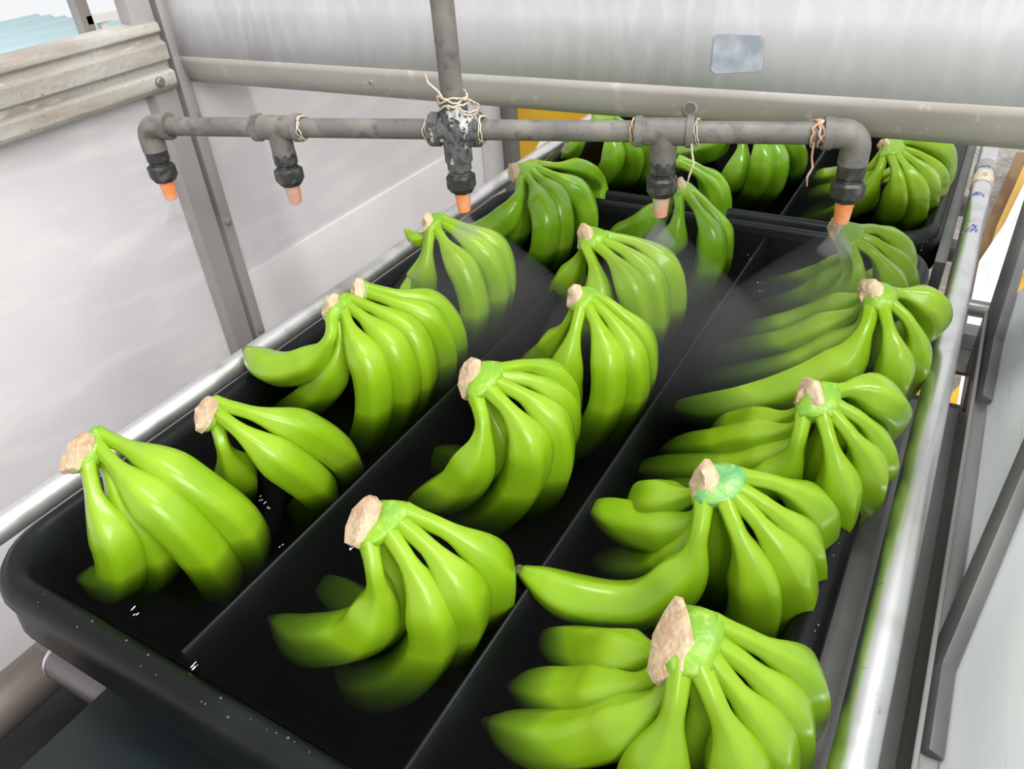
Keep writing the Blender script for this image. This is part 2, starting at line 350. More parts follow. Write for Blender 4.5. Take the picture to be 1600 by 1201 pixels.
def bunch(label, crown, fingers, r=.017, m='peel', cz=62, cut=(.0105, .015), green='crown', face=True):
    cp = at(crown[0], crown[1], cz / 1000)
    g = empty('banana_bunch', (cp.x, cp.y, FLOORZ), label, 'banana bunch', 'green banana bunches in the trays')
    hp = []
    for k, fg in enumerate(fingers):
        rr = r; ls = .043 + max(0, .010 - .005 * (len(fingers) - 1 - k)); tp = True
        if isinstance(fg, tuple): fg, o = fg; rr = o.get('r', r); ls = o.get('ls', ls); tp = o.get('tip', True)
        pts, rad = finger(fg, rr, g, M[m], ls, tp, cp)
        if (pts[0] - cp).length < .036:
            a = pts[0]; d = (pts[2] - pts[0]).normalized(); u = d.orthogonal().normalized(); w = d.cross(u)
            for off in (-.003, .004):
                for q in range(6):
                    t = q * math.pi / 3; hp.append(a + d * off + (u * math.cos(t) + w * math.sin(t)) * rad[0] * 1.02)
    v = (EYE - cp).normalized(); n = (v + Vector((-.9, 0, 0))).normalized()
    u = Vector((0.15, 1, .1)); u = (u - n * u.dot(n)).normalized(); w = n.cross(u)
    ring = []
    for q in range(9):
        t = 2 * math.pi * (q + R.uniform(-.25, .25)) / 9; jt = R.uniform(.78, 1.08)
        ring.append(cp + n * .0032 + (u * math.cos(t) * cut[1] + w * math.sin(t) * cut[0]) * jt * 1.16)
    if face:
        for p in ring: hp.append(p - n * .005)
    bm = bmesh.new(); loc = WL[g]
    for p in hp: bm.verts.new(p - loc)
    res = bmesh.ops.convex_hull(bm, input=bm.verts)
    dead = [e for e in res['geom_interior'] if isinstance(e, bmesh.types.BMVert)]
    bmesh.ops.delete(bm, geom=dead, context='VERTS')
    bmesh.ops.remove_doubles(bm, verts=bm.verts, dist=.0015)
    bmesh.ops.subdivide_edges(bm, edges=bm.edges, cuts=1, use_grid_fill=True)
    bmesh.ops.smooth_vert(bm, verts=bm.verts, factor=.35, use_axis_x=True, use_axis_y=True, use_axis_z=True)
    for vv in bm.verts: vv.co += Vector((R.uniform(-1, 1), R.uniform(-1, 1), R.uniform(-1, 1))) * .0006
    bmesh.ops.recalc_face_normals(bm, faces=bm.faces)
    for fc in bm.faces: fc.smooth = True
    me = bpy.data.meshes.new('crown'); bm.to_mesh(me); bm.free(); me.materials.append(M[green])
    co = bpy.data.objects.new('crown', me); sc.collection.objects.link(co); co.parent = g; WL[co] = loc.copy()
    if face:
        fm = MB(); cen = cp + n * .0062
        k = len(ring); b2 = [p - n * .003 + (p - cp) * .04 for p in ring]; f1 = [p + n * R.uniform(.001, .003) for p in ring]
        f2 = [cen + (p - cp) * .55 + n * R.uniform(-.002, .001) for p in ring]
        vv = b2 + f1 + f2 + [cen - n * .001]; ff = []
        for i in range(k):
            jn = (i + 1) % k
            ff += [(i, jn, k + jn, k + i), (k + i, k + jn, 2 * k + jn, 2 * k + i), (2 * k + i, 2 * k + jn, 3 * k)]
        ff.append(tuple(range(k - 1, -1, -1)))
        fm.add(vv, ff).build('cut_face', M['cut'], co, angle=50)
    return g

# left lane, near to far
bunch('four green bananas in the near left corner of the near tray', (127, 708), [
    [(137, 722, 58), (152, 785, 42), (188, 852, 8), (186, 905, -30), (128, 905, -42)],
    [(150, 700, 55), (192, 768, 38), (245, 848, -5), (242, 890, -40), (190, 905, -60)],
    [(152, 697, 62), (206, 752, 50), (272, 812, 22), (325, 872, -18), (345, 912, -50), (318, 925, -66)],
    [(150, 677, 65), (232, 716, 55), (305, 765, 30), (368, 815, -5), (388, 865, -42), (350, 895, -62)]], r=.0172)
bunch('small bunch of three bananas resting by the left rim, second from the near left corner', (326, 648), [
    [(338, 655, 55), (350, 700, 38), (372, 745, -5), (360, 775, -45), (330, 790, -60)],
    [(334, 642, 62), (378, 675, 54), (432, 715, 28), (482, 752, -8), (500, 778, -42), (478, 795, -60)],
    [(335, 630, 66), (400, 648, 58), (462, 670, 36), (515, 700, 2), (538, 730, -35), (510, 755, -60)]], r=.0165, cut=(.009, .0125))
bunch('bunch whose pale misted first finger points left over the rail', (520, 482), [
    [(519, 495, 60), (516, 528, 50), (490, 562, 26), (430, 576, 10), (386, 547, 14)],
    [(528, 490, 58), (532, 540, 38), (515, 590, 5), (475, 630, -30), (430, 645, -50)],
    [(535, 482, 60), (552, 525, 50), (579, 578, 25), (583, 640, -15), (565, 690, -55), (530, 710, -66)],
    [(540, 476, 60), (575, 503, 54), (612, 545, 35), (628, 600, 0), (615, 655, -45), (580, 690, -65)],
    [(543, 467, 62), (592, 487, 55), (638, 522, 35), (655, 580, 0), (640, 635, -45), (600, 665, -65)]], r=.0168, cut=(.008, .012))
bunch('bunch pressed close behind the bunch with the left pointing finger', (562, 458), [
    [(572, 458, 60), (618, 474, 55), (665, 500, 35), (690, 545, 0), (680, 600, -45), (640, 630, -65)],
    [(570, 450, 64), (622, 462, 57), (675, 480, 36), (704, 520, 5), (698, 570, -40), (660, 610, -62)]], r=.0165, cut=(.008, .012))
bunch('bunch by the left rim just before the middle nozzle, with a tiny stub finger', (672, 352), [
    ([(676, 362, 52), (655, 374, 44), (640, 366, 46), (634, 358, 50)], dict(r=.0105, ls=.002, tip=False)),
    ([(674, 360, 60), (670, 390, 47), (665, 435, 14), (655, 480, -40), (630, 500, -60)], dict(r=.0145)),
    [(665, 400, 30), (652, 440, 0), (625, 458, -4)],
    [(680, 354, 62), (700, 388, 50), (728, 432, 25), (741, 490, -15), (725, 540, -55), (690, 560, -66)],
    [(686, 346, 63), (728, 374, 52), (762, 408, 28), (777, 455, -8), (762, 510, -50), (730, 530, -66)],
    [(690, 342, 65), (742, 364, 54), (776, 394, 30), (786, 440, -5), (776, 490, -45), (750, 515, -62)]], r=.0165, cut=(.008, .012))
bunch('bunch at the far end of the left lane, below the yellow patch', (806, 270), [
    [(813, 280, 57), (810, 308, 46), (788, 343, 20), (742, 368, -6), (702, 366, -16)],
    [(818, 280, 55), (815, 330, 20), (795, 380, -30), (755, 400, -55)],
    [(821, 272, 60), (840, 302, 50), (853, 348, 25), (845, 398, -20), (818, 425, -52), (790, 435, -66)],
    [(829, 266, 62), (860, 298, 50), (874, 345, 20), (866, 400, -30), (838, 425, -60)],
    [(833, 261, 63), (872, 280, 54), (906, 308, 30), (916, 350, -5), (900, 390, -45), (870, 410, -62)],
    ([(836, 255, 63), (870, 259, 57), (908, 264, 42), (930, 285, 10), (935, 320, -20)], dict(r=.014))], r=.0170, m='peel_far', cut=(.009, .013))
# middle lane
bunch('bunch at the near end of the middle lane with two long curled fingers pointing left', (572, 815), [
    [(577, 845, 58), (587, 898, 42), (592, 942, 15), (560, 990, -15), (485, 1000, -40), (428, 970, -42)],
    [(590, 850, 45), (625, 930, 0), (600, 975, -45), (520, 925, -62), (500, 918, -70)],
    [(606, 828, 60), (638, 878, 50), (672, 942, 22), (675, 1005, -15), (630, 1058, -45), (565, 1070, -58), (528, 1045, -58)],
    [(622, 814, 62), (676, 862, 52), (716, 920, 26), (722, 970, -10), (690, 1020, -50), (650, 1040, -66)],
    [(632, 800, 64), (704, 832, 52), (755, 872, 28), (768, 920, -5), (740, 965, -48), (690, 985, -66)]], r=.0178, cut=(.0105, .016))
bunch('bunch in the middle lane second from its near end, alone between dark gaps', (739, 590), [
    [(744, 618, 58), (755, 665, 42), (745, 715, 15), (708, 765, -20), (640, 790, -48)],
    [(752, 620, 52), (785, 690, 10), (770, 740, -35), (690, 720, -62), (650, 715, -68)],
    [(763, 608, 61), (800, 648, 52), (826, 700, 25), (812, 762, -15), (765, 805, -48), (705, 815, -62)],
    [(772, 597, 62), (825, 624, 54), (860, 668, 28), (862, 730, -10), (830, 780, -50), (790, 800, -66)],
    [(776, 588, 63), (828, 596, 56), (865, 622, 35), (870, 670, 0), (850, 720, -50)],
    [(776, 580, 65), (826, 573, 57), (862, 592, 36), (872, 640, 0), (855, 690, -50)]], r=.0182, cut=(.0105, .016))
bunch('bunch in mid middle lane, its crown touching the stem of the bunch behind', (903, 464), [
    [(902, 480, 55), (878, 520, 25), (850, 560, -20), (800, 590, -60)],
    [(908, 482, 58), (896, 530, 42), (885, 585, 8), (885, 640, -35), (870, 680, -60)],
    [(915, 474, 60), (935, 515, 50), (950, 570, 24), (944, 635, -15), (915, 685, -52), (880, 705, -66)],
    [(922, 468, 61), (958, 505, 51), (984, 560, 24), (984, 620, -15), (955, 670, -55)],
    [(926, 460, 62), (965, 486, 54), (996, 525, 28), (1002, 580, -10), (980, 630, -55)]], r=.0162, cut=(.0085, .012))
bunch('bunch in the middle lane with three smooth fingers, below left of a pink nozzle', (917, 373), [
    [(915, 385, 58), (930, 425, 44), (932, 480, 10), (910, 540, -45)],
    [(910, 395, 40), (888, 440, 0), (870, 460, -45), (845, 465, -66)],
    [(932, 383, 60), (962, 412, 52), (990, 460, 26), (996, 515, -15), (975, 560, -58)],
    [(940, 376, 62), (985, 400, 54), (1016, 448, 26), (1020, 510, -18), (1000, 550, -58)],
    [(944, 369, 64), (998, 382, 56), (1040, 420, 30), (1048, 475, -10), (1025, 525, -55)]], r=.0172, cut=(.0095, .014))
bunch('bunch near the far end of the middle lane, crown beside the pink nozzle', (1066, 297), [
    [(1056, 300, 52), (1028, 332, 30), (990, 362, 0), (950, 375, -35)],
    [(1061, 308, 58), (1060, 338, 46), (1048, 378, 12), (1015, 400, -35), (980, 405, -58)],
    [(1075, 306, 60), (1094, 334, 50), (1110, 372, 25), (1106, 425, -18), (1078, 470, -52), (1045, 490, -66)],
    [(1078, 298, 62), (1104, 322, 51), (1122, 358, 24), (1122, 410, -25), (1100, 460, -60)]], r=.0172, m='peel_far', cut=(.0085, .0125))
bunch('bunch half hidden behind the pink nozzle, two fingers over the far rim', (1056, 248), [
    [(1062, 256, 60), (1092, 272, 52), (1112, 302, 24), (1112, 350, -20)],
    [(1062, 250, 62), (1090, 262, 55), (1116, 286, 30), (1122, 325, -4)]], r=.0165, m='peel_far', face=False, cz=60)
# right lane
bunch('large bunch at the near end of the right lane, cut off by the frame', (1054, 1008), [
    [(1045, 1015, 48), (985, 1025, 20), (910, 1018, -20), (848, 1000, -50)],
    [(1048, 1040, 50), (985, 1075, 22), (900, 1090, -15), (800, 1075, -45)],
    [(1050, 1060, 52), (1010, 1110, 30), (940, 1145, 0), (850, 1158, -25), (765, 1130, -38)],
    [(1085, 1060, 50), (1095, 1120, 20), (1080, 1180, -30), (1040, 1210, -60)],
    ([(1062, 1040, 62), (1054, 1100, 50), (1035, 1170, 22), (1000, 1250, -20), (930, 1290, -50)], dict(r=.0185)),
    [(1092, 1040, 63), (1118, 1100, 52), (1145, 1170, 26), (1150, 1250, -15), (1110, 1310, -50)],
    [(1102, 1020, 64), (1140, 1068, 53), (1185, 1130, 28), (1200, 1200, -12), (1170, 1260, -52)],
    [(1108, 1000, 65), (1165, 1040, 54), (1215, 1095, 28), (1225, 1155, -12), (1200, 1210, -52)],
    [(1112, 975, 67), (1180, 1005, 56), (1232, 1040, 34), (1244, 1090, 0), (1220, 1140, -45)]], r=.0172, cut=(.0115, .020))
bunch('bunch in the right lane with a bluish green crown, second from the near end', (1106, 756), [
    [(1095, 770, 46), (1040, 782, 20), (990, 782, -20)],
    [(1088, 810, 30), (1050, 826, 12), (985, 816, -10), (922, 793, -25)],
    [(1080, 850, 10), (1030, 885, -25), (980, 888, -45), (928, 878, -62)],
    [(1120, 790, 48), (1128, 850, 15), (1120, 910, -30), (1070, 940, -62)],
    [(1100, 782, 58), (1093, 832, 46), (1072, 892, 18), (1000, 944, -12), (900, 935, -14), (815, 892, -4)],
    [(1130, 778, 60), (1152, 832, 50), (1178, 896, 24), (1180, 960, -15), (1150, 1010, -50), (1100, 1030, -64)],
    [(1142, 772, 61), (1186, 818, 52), (1226, 880, 26), (1236, 945, -15), (1200, 1000, -55)],
    [(1148, 762, 63), (1204, 796, 54), (1244, 842, 28), (1250, 895, -10), (1230, 950, -55)],
    [(1152, 744, 65), (1214, 757, 57), (1262, 788, 34), (1266, 835, -2), (1240, 880, -45)]], r=.0170, green='crown_teal', cut=(.0095, .014))
bunch('bunch in mid right lane, short fingers bulging over the rim beside the steel pipe', (1269, 626), [
    [(1250, 645, 45), (1200, 662, 20), (1150, 672, -20), (1110, 685, -50)],
    [(1245, 668, 40), (1170, 690, 5), (1100, 702, -30), (1035, 705, -55)],
    [(1235, 700, 25), (1150, 735, -15), (1070, 740, -40), (988, 736, -58)],
    [(1225, 730, 10), (1140, 765, -30), (1050, 780, -48), (975, 778, -62)],
    [(1288, 650, 50), (1270, 720, 10), (1250, 780, -35), (1200, 800, -62)],
    [(1256, 648, 58), (1246, 690, 46), (1222, 740, 15), (1150, 775, -25)],
    [(1284, 648, 60), (1298, 700, 50), (1310, 762, 22), (1295, 825, -20), (1255, 850, -55)],
    [(1294, 640, 61), (1330, 682, 52), (1353, 725, 28), (1345, 770, -5), (1310, 800, -45)],
    [(1298, 630, 63), (1345, 656, 55), (1367, 690, 34), (1360, 730, 5)],
    ([(1302, 612, 65), (1340, 609, 60), (1380, 628, 46), (1384, 650, 24), (1360, 680, -10)], dict(ls=.016))], r=.0160, cut=(.0105, .015))
bunch('bunch in the right lane with long misted fingers stretching left', (1363, 463), [
    [(1340, 470, 40), (1270, 500, 10), (1200, 520, -20), (1150, 528, -50)],
    [(1335, 490, 35), (1240, 535, 0), (1160, 552, -35), (1098, 565, -55)],
    [(1335, 520, 25), (1250, 570, -10), (1150, 595, -40), (1080, 600, -62)],
    [(1378, 485, 50), (1375, 540, 15), (1350, 600, -30)],
    ([(1362, 482, 58), (1350, 520, 48), (1315, 570, 22), (1220, 615, -12), (1120, 640, -38), (1052, 636, -46)], dict(r=.0182)),
    [(1380, 482, 60), (1392, 530, 50), (1398, 580, 25), (1375, 630, -15), (1340, 655, -50)],
    [(1388, 472, 61), (1418, 500, 54), (1430, 535, 34), (1422, 575, 5), (1395, 610, -30)],
    ([(1392, 458, 63), (1420, 462, 60), (1450, 478, 48), (1450, 505, 28)], dict(ls=.014))], r=.0158, cut=(.0105, .016))
bunch('bunch at the far end of the right lane, right under the right hand nozzle', (1312, 364), [
    [(1320, 400, 40), (1290, 430, 10), (1225, 450, -30), (1160, 462, -58)],
    [(1318, 420, 30), (1270, 465, -5), (1200, 490, -40), (1145, 498, -62)],
    [(1330, 440, 25), (1280, 490, -10), (1200, 518, -45), (1140, 525, -62)],
    [(1328, 384, 58), (1340, 418, 46), (1330, 455, 18), (1290, 490, -15), (1220, 510, -45)],
    [(1336, 378, 60), (1366, 398, 52), (1390, 440, 24), (1392, 490, -20)],
    [(1338, 370, 62), (1372, 382, 55), (1400, 415, 28), (1404, 460, -10)],
    [(1338, 360, 64), (1370, 360, 57), (1396, 382, 34), (1402, 420, 0)]], r=.0168, cut=(.0095, .014), cz=58)
# far tray
bunch('bunch in the far tray showing below the spray pipe left of the pink nozzle', (935, 186), [
    ([(915, 200, 50), (905, 225, 30), (880, 245, 0)], dict(r=.014)),
    ([(928, 190, 65), (900, 215, 30), (888, 240, -5), (862, 262, -30)], dict(r=.013)),
    [(935, 190, 65), (955, 215, 52), (955, 255, 20), (930, 290, -28), (900, 305, -58)],
    [(950, 188, 65), (980, 214, 50), (990, 252, 15), (972, 292, -35), (945, 308, -62)],
    [(960, 186, 65), (1000, 212, 50), (1012, 250, 10), (998, 290, -35), (970, 305, -62)]], r=.0165, m='peel_far', cut=(.008, .012))
bunch('bunch in the far tray with thick pale ridged fingers, right of the pink nozzle', (1160, 190), [
    [(1150, 200, 50), (1120, 230, 20), (1075, 242, -15), (1030, 240, -40)],
    [(1150, 200, 60), (1160, 230, 40), (1148, 275, 5), (1115, 300, -35), (1080, 310, -62)],
    [(1165, 195, 66), (1186, 220, 52), (1190, 265, 20), (1172, 305, -25), (1140, 330, -60)],
    [(1172, 193, 66), (1204, 218, 52), (1210, 262, 20), (1195, 305, -25), (1160, 328, -60)],
    [(1178, 190, 66), (1225, 216, 50), (1240, 245, 15), (1225, 285, -35)]], r=.0180, m='peel_far', face=False)
bunch('bunch at the far right of the far tray, pale crown just under the hood edge', (1386, 232), [
    [(1350, 270, 30), (1310, 280, 0), (1262, 284, -30)],
    [(1345, 290, 15), (1300, 305, -15), (1255, 312, -42)],
    [(1350, 310, 5), (1310, 330, -25), (1250, 345, -58)],
    ([(1382, 245, 58), (1372, 272, 44), (1350, 305, 15), (1300, 340, -35), (1240, 350, -60)], dict(r=.015)),
    [(1392, 244, 60), (1402, 275, 48), (1400, 315, 15), (1380, 350, -35)],
    [(1400, 242, 61), (1422, 272, 50), (1430, 310, 20), (1416, 355, -30)],
    [(1404, 238, 62), (1438, 262, 52), (1448, 296, 22), (1436, 330, -20)],
    [(1404, 232, 64), (1440, 245, 55), (1458, 272, 30), (1454, 305, -5)],
    ([(1404, 222, 66), (1440, 222, 64), (1468, 236, 52), (1472, 265, 25), (1462, 290, 0)], dict(ls=.006, r=.0155))], r=.0165, m='peel', cut=(.0085, .012))
bunch('bunch tucked behind the far right one, mostly hidden by the hood', (1440, 205), [
    [(1445, 215, 60), (1462, 232, 50), (1470, 255, 25), (1462, 290, -10)],
    [(1425, 210, 60), (1440, 222, 50), (1448, 240, 30)],
    [(1435, 208, 60), (1452, 224, 54), (1460, 245, 30)]], r=.015, m='peel', face=False)

# ------------------------------------------------------------------ spray pipe
PZ = .19
A = at(230, 197, PZ); B = at(1341, 209, PZ); AX = (B - A).normalized()
def onl(px, py):
    p = at(px, py, PZ); return A + AX * (p - A).dot(AX)
C1, C2, C3 = onl(436, 198), onl(715, 199), onl(1038, 206)
sp = empty('spray_pipe', tuple(C2), 'grey plastic spray pipe with five hanging nozzles crossing above the tray', 'pipe')
pr = .0088
def seg(a, b):
    MB().tube([a, b], pr, 28).build('pipe_segment', M['pvc'], sp)
seg(A + AX * .02, C1 - AX * .018); seg(C1 + AX * .018, C2 - AX * .02); seg(C2 + AX * .02, C3 - AX * .018); seg(C3 + AX * .018, B - AX * .018)
DN = Vector((0, 0, -1))
MB().tube([C2 + Vector((0, 0, .02)), C2 + Vector((0, 0, .36))], .0098, 28).build('riser_pipe', M['pvc'], sp)['label'] = 'upright grey feed pipe'
def elbow(c, sgn):
    a = AX * sgn; pts = [c + a * .022, c + a * .012]
    for i in range(9):
        t = math.pi / 2 * i / 8; pts.append(c + a * .012 * (1 - math.sin(t)) + DN * .012 * (1 - math.cos(t)))
    pts += [c + DN * .024]
    m = MB().tube(pts, .0116, 28)
    m.tube([c + a * .026, c + a * .019], .0128, 28)
    m.build('elbow_fitting', M['pvc'], sp)
elbow(A, 1); elbow(B, -1)
def tee(c):
    m = MB(); m.tube([c - AX * .022, c + AX * .022], .0112, 28)
    m.tube([c - AX * .024, c - AX * .018], .0127, 28); m.tube([c + AX * .018, c + AX * .024], .0127, 28)
    m.tube([c, c + DN * .010, c + DN * .026], [.0112, .0108, .0108], 28); m.build('tee_fitting', M['pvc'], sp)
tee(C1); tee(C3)
m = MB(); m.tube([C2 - AX * .022, C2 + AX * .022], .0125, 28); m.tube([C2 - DN * .024, C2 + DN * .028], .0125, 28)
m.tube([C2 - AX * .023, C2 - AX * .014], .0148, 12); m.tube([C2 + AX * .014, C2 + AX * .023], .0148, 12)
m.build('cross_fitting', M['pvc_white'], sp, angle=25)['label'] = 'dark cross fitting streaked with white cement'
def nozzle(c, tipm, low=M['nut']):
    n = MB().lathe(c + DN * .022, DN, [(0, .0098), (.002, .0108), (.012, .0108), (.014, .0096), (.018, .0096)], 32, .03).build('nozzle_holder', low, sp, angle=25)
    MB().lathe(c + DN * .038, DN, [(0, .0108), (.002, .0132), (.012, .0132), (.015, .0112), (.017, .010)], 32, .04).build('collar_nut', M['nut'], n, angle=25)
    t = MB().lathe(c + DN * .054, DN, [(0, .0075), (.006, .0073), (.014, .0066), (.020, .0060), (.021, .0045), (.019, .003)], 24).build('nozzle_tip', tipm, n)
    t['label'] = 'faded pink nozzle tip' if tipm is M['pink'] else 'orange nozzle tip'
nozzle(A, M['orange']); nozzle(C1, M['pink']); nozzle(C2 + DN * .002, M['orange'], M['pvc_white']); nozzle(C3, M['pink']); nozzle(B, M['orange'])
def tape(c, ax, r, m, w=.004, tail=None):
    ax = ax.normalized(); u = ax.orthogonal().normalized(); v = ax.cross(u)
    g = MB()
    for q in range(3):
        pts = []
        for i in range(19):
            t = 2 * math.pi * i / 18; pts.append(c + ax * (R.uniform(-.3, .3) * w + (q - 1) * w * .5 + .0012 * math.sin(t * 2 + q)) + (u * math.cos(t) + v * math.sin(t)) * (r + R.uniform(0, .0008)))
        g.tube(pts, w * .15, 6)
    if tail:
        g.tube([c + Vector(p) for p in tail], [.0009] * (len(tail) - 1) + [.0005], 6)
    g.build('thread_tape', m, sp)
tape(C1 + AX * .0255, AX, .0105, M['tape'])
tape(C2 - DN * .026, DN, .0125, M['tape'], .006, [(0, -.012, .002), (-.004, -.014, .010), (-.012, -.016, .017), (-.014, -.016, .024)])
tape(C2 - AX * .0245, AX, .0110, M['tape'], .003)
tape(C2 + AX * .0245, AX, .0115, M['tape'], .004)
tape(C2 + AX * .012 - DN * .020, Vector((.5, 0, 1)), .010, M['tape'], .004)
tape(C3 - AX * .0258, AX, .0105, M['tape_tan'], .0025)
tape(C3 + AX * .0258, AX, .0105, M['tape'], .0025, [(0, -.011, -.004), (.001, -.010, -.014), (.003, -.010, -.022), (.0, -.010, -.034), (-.001, -.010, -.040)])
tape(B - AX * .030, AX, .0100, M['tape_tan'], .007, [(0, -.011, -.004), (0, -.010, -.016), (.002, -.010, -.024), (-.001, -.010, -.032), (.0, -.010, -.040)])

# ------------------------------------------------------------------ rails beside the tray
MB().tube([(-.5645, -.3, -.003), (-.5645, 1.6, -.003)], .0105, 32).build('guide_rail', M['railm'])
tag(bpy.data.objects['guide_rail'], 'satin steel tube rail running along the left rim of the trays', 'rail')
rp = empty('steel_pipe', (.026, .8, -.002), 'bright polished steel pipe along the right side of the trays', 'pipe')
MB().tube([(.0262, -.1, -.004), (.0262, 2.35, -.004)], .0115, 40).build('pipe_tube', M['chrome'], rp)
PRD = .0115
for (px, py, ln) in ((1546, 262, .02), (1540, 308, .018), (1522, 362, .02)):
    p = at(px, py, .004); g = MB()
    for q in range(7):
        yy = p.y + R.uniform(-ln, ln) * .5; a = math.radians(R.uniform(70, 130)); cx = .0262; cz = -.004
        g.tube([(cx + math.cos(a + .12 * s) * (PRD + .0002), yy + .004 * math.sin(s * 2), cz + math.sin(a + .12 * s) * (PRD + .0002)) for s in range(-2, 3)], .0004, 5)
    g.build('blue_mark', M['ink'], rp)
for yy, w_, m_ in ((at(1533, 282, 0).y, .018, 'tape'), (at(1540, 262, 0).y, .014, 'post')):
    MB().tube([(.0262, yy - w_, -.004), (.0262, yy + w_, -.004)], .0124, 32).build('joint_band', M[m_], rp)
# flat dark bar between the tray and the pipe, perforated plate below, angle flange
fb = MB().box((-.006, .0, -.052), (.0125, .62, -.046)).build('flat_bar', M['dark_steel'], bevel=.0005)
tag(fb, 'flat dark steel bar between the right tray rim and the polished pipe', 'bar')
pl = empty('base_plate', (.05, .45, -.1), 'dark steel plate with a square opening beneath the polished pipe', 'plate')
hx0, hx1, hy0, hy1 = .012, .062, .742, .812
g = MB(); z0, z1 = -.104, -.100
for (a, b, c_, d) in ((-.02, -.1, .16, hy0), (-.02, hy0, hx0, hy1), (hx1, hy0, .16, hy1), (-.02, hy1, .16, .875)):
    g.box((a, b, z0), (c_, d, z1))
g.build('plate_sheet', M['mid_steel'], pl, smooth=False)
MB().box((-.01, .860, -.100), (.16, .885, -.080)).build('end_bar', M['mid_steel'], pl, bevel=.002)
MB().box((.056, -.1, -.100), (.0595, .83, -.034)).build('rib', M['mid_steel'], pl, bevel=.0008)
MB().box((.0595, -.1, -.047), (.0705, .83, -.043)).build('flange', M['mid_steel'], pl, bevel=.0008)
# right wall: leaning hazy panels between dark steel struts
wr = MB()
pa = at(1513, 896, -.03); pb = at(1583, 500, -.03)
wr.prism([(.0715, -.1, -.045), (.0715, .86, -.045), (.26, .98, .33), (.26, -.1, .33)], (.004, 0, -.002))
wr = wr.build('wall_right', M['sheet'], smooth=False); tag(wr, kind='structure')
PN = Vector((.1885, 0, .375)).cross(Vector((0, 1, 0))).normalized(); PO = Vector((.0715, 0, -.045))
def onp(px, py):
    d = ray(px, py); return EYE + d * ((PO - EYE).dot(PN) / d.dot(PN))
def strut(base, top, foot, w):
    a = onp(*base); b = onp(*top); b = b + (b - a) * .8; c_ = onp(*foot); off = PN * (.006 if PN.x < 0 else -.006)
    MB().beam(a + off, b + off, w, .010, up=PN).build('strut', M['dark_steel'], wr, bevel=.001)
    MB().beam(c_ + off, a + off, w, .010, up=PN).build('strut_foot', M['dark_steel'], wr, bevel=.001)
strut((1553, 548), (1597, 400), (1535, 640), .026)
strut((1482, 1055), (1592, 790), (1462, 1195), .0165)

# ------------------------------------------------------------------ things on the floor beyond
def slab(name, pxs, z, th, m, label, category):
    o = MB().prism([at(a, b, z) for a, b in pxs], (0, 0, -th)).build(name, M[m], smooth=False); return tag(o, label, category)
slab('wood_plank', [(1588, 238), (1605, 238), (1560, 430), (1508, 470), (1545, 340)], -.52, .08, 'brown', 'brown plank lying behind the polished pipe at the right edge', 'plank')
slab('yellow_board', [(1610, 235), (1620, 480), (1548, 560), (1505, 560), (1530, 440), (1558, 352)], -.46, .03, 'yellow', 'yellow plastic frame edge under the white boards right of the pipe', 'board')
slab('white_board', [(1612, 262), (1640, 350), (1536, 535), (1516, 560), (1500, 556), (1530, 408), (1569, 350)], -.42, .012, 'board', 'white board leaning beyond the plate at the right edge', 'board')
slab('white_board', [(1505, 575), (1530, 570), (1522, 640), (1492, 640)], -.44, .012, 'board', 'white board seen through the square opening right of the pipe', 'board')
slab('yellow_board', [(1445, 568), (1462, 560), (1452, 645), (1415, 650)], -.46, .02, 'yellow', 'yellow strip seen through the plate opening left of the pipe', 'board')
slab('yellow_board', [(1484, 618), (1500, 600), (1494, 645), (1474, 650)], -.40, .02, 'yellow', 'small yellow strip seen through the opening just right of the pipe', 'frame')
# brackets of the conveyor frame right of the far tray
cf = empty('conveyor_frame', (.01, 1.2, -.1), 'dark conveyor frame strip with brackets right of the far tray', 'frame')
MB().beam((.004, .9, -.045), (.004, 1.75, -.045), .012, .05).build('side_strip', M['dark_steel'], cf, bevel=.001)
for yy in (1.02, 1.17):
    MB().box((.0, yy, -.075), (.03, yy + .03, -.055)).build('bracket', M['mid_steel'], cf, bevel=.003)
MB().tube([(-.01, .96, -.10), (.16, .96, -.10)], .010, 16).build('cross_tube', M['mid_steel'], cf)
# yellow tub and steel gusset beyond the left wall
ya = aty(776, 150, 1.75); yb = aty(960, 180, 1.75)
MB().box((ya.x - .05, 1.75, -.6), (yb.x, 2.05, .5)).build('yellow_tub', M['yellow'], bevel=.01)
tag(bpy.data.objects['yellow_tub'], 'yellow tub standing beyond the far post behind the pipe', 'tub')
gp = MB().prism([at(822, 262, -.02), at(843, 221, -.02), at(905, 200, -.02), at(880, 228, -.02), at(862, 240, -.02)], (0, 0, -.004)).build('gusset_plate', M['steel'], smooth=False)
tag(gp, 'bright steel corner plate beside the rail below the yellow tub', 'plate')

# ------------------------------------------------------------------ front: rollers, frame tube, dark plate
def roller(y, x0, x1, z, r, label):
    t = empty('roller', (x0, y, z - r), label, 'roller')
    MB().tube([(x0, y, z), (x1, y, z)], r, 36).build('roller_tube', M['roller'], t)
    e = MB().tube([(x0 - .0015, y, z), (x0 + .001, y, z)], r * 1.03, 36).build('roller_rim', M['chrome'], t)
    MB().tube([(x0 - .03, y, z), (x0, y, z)], .006, 16).build('axle', M['dark_steel'], t)
roller(.128, -.522, -.02, -.108, .0165, 'steel roller carrying the near tray at its front left corner')
p1 = at(30, 1060, -.15)
MB().tube([(p1.x, -.2, -.16), (p1.x, 1.5, -.16)], .022, 32).build('frame_tube', M['dull'])
tag(bpy.data.objects['frame_tube'], 'fat steel frame tube under the near left corner of the tray', 'tube')
dp = MB(); e0 = at(176, 1064, -.088)
dp.box((e0.x, -.3, -.0915), (-.02, .15, -.0885)); dp = dp.build('dark_plate', M['dark_plate'], bevel=.0006)
tag(dp, 'dark greenish plate in front of the near tray at the bottom left', 'plate')
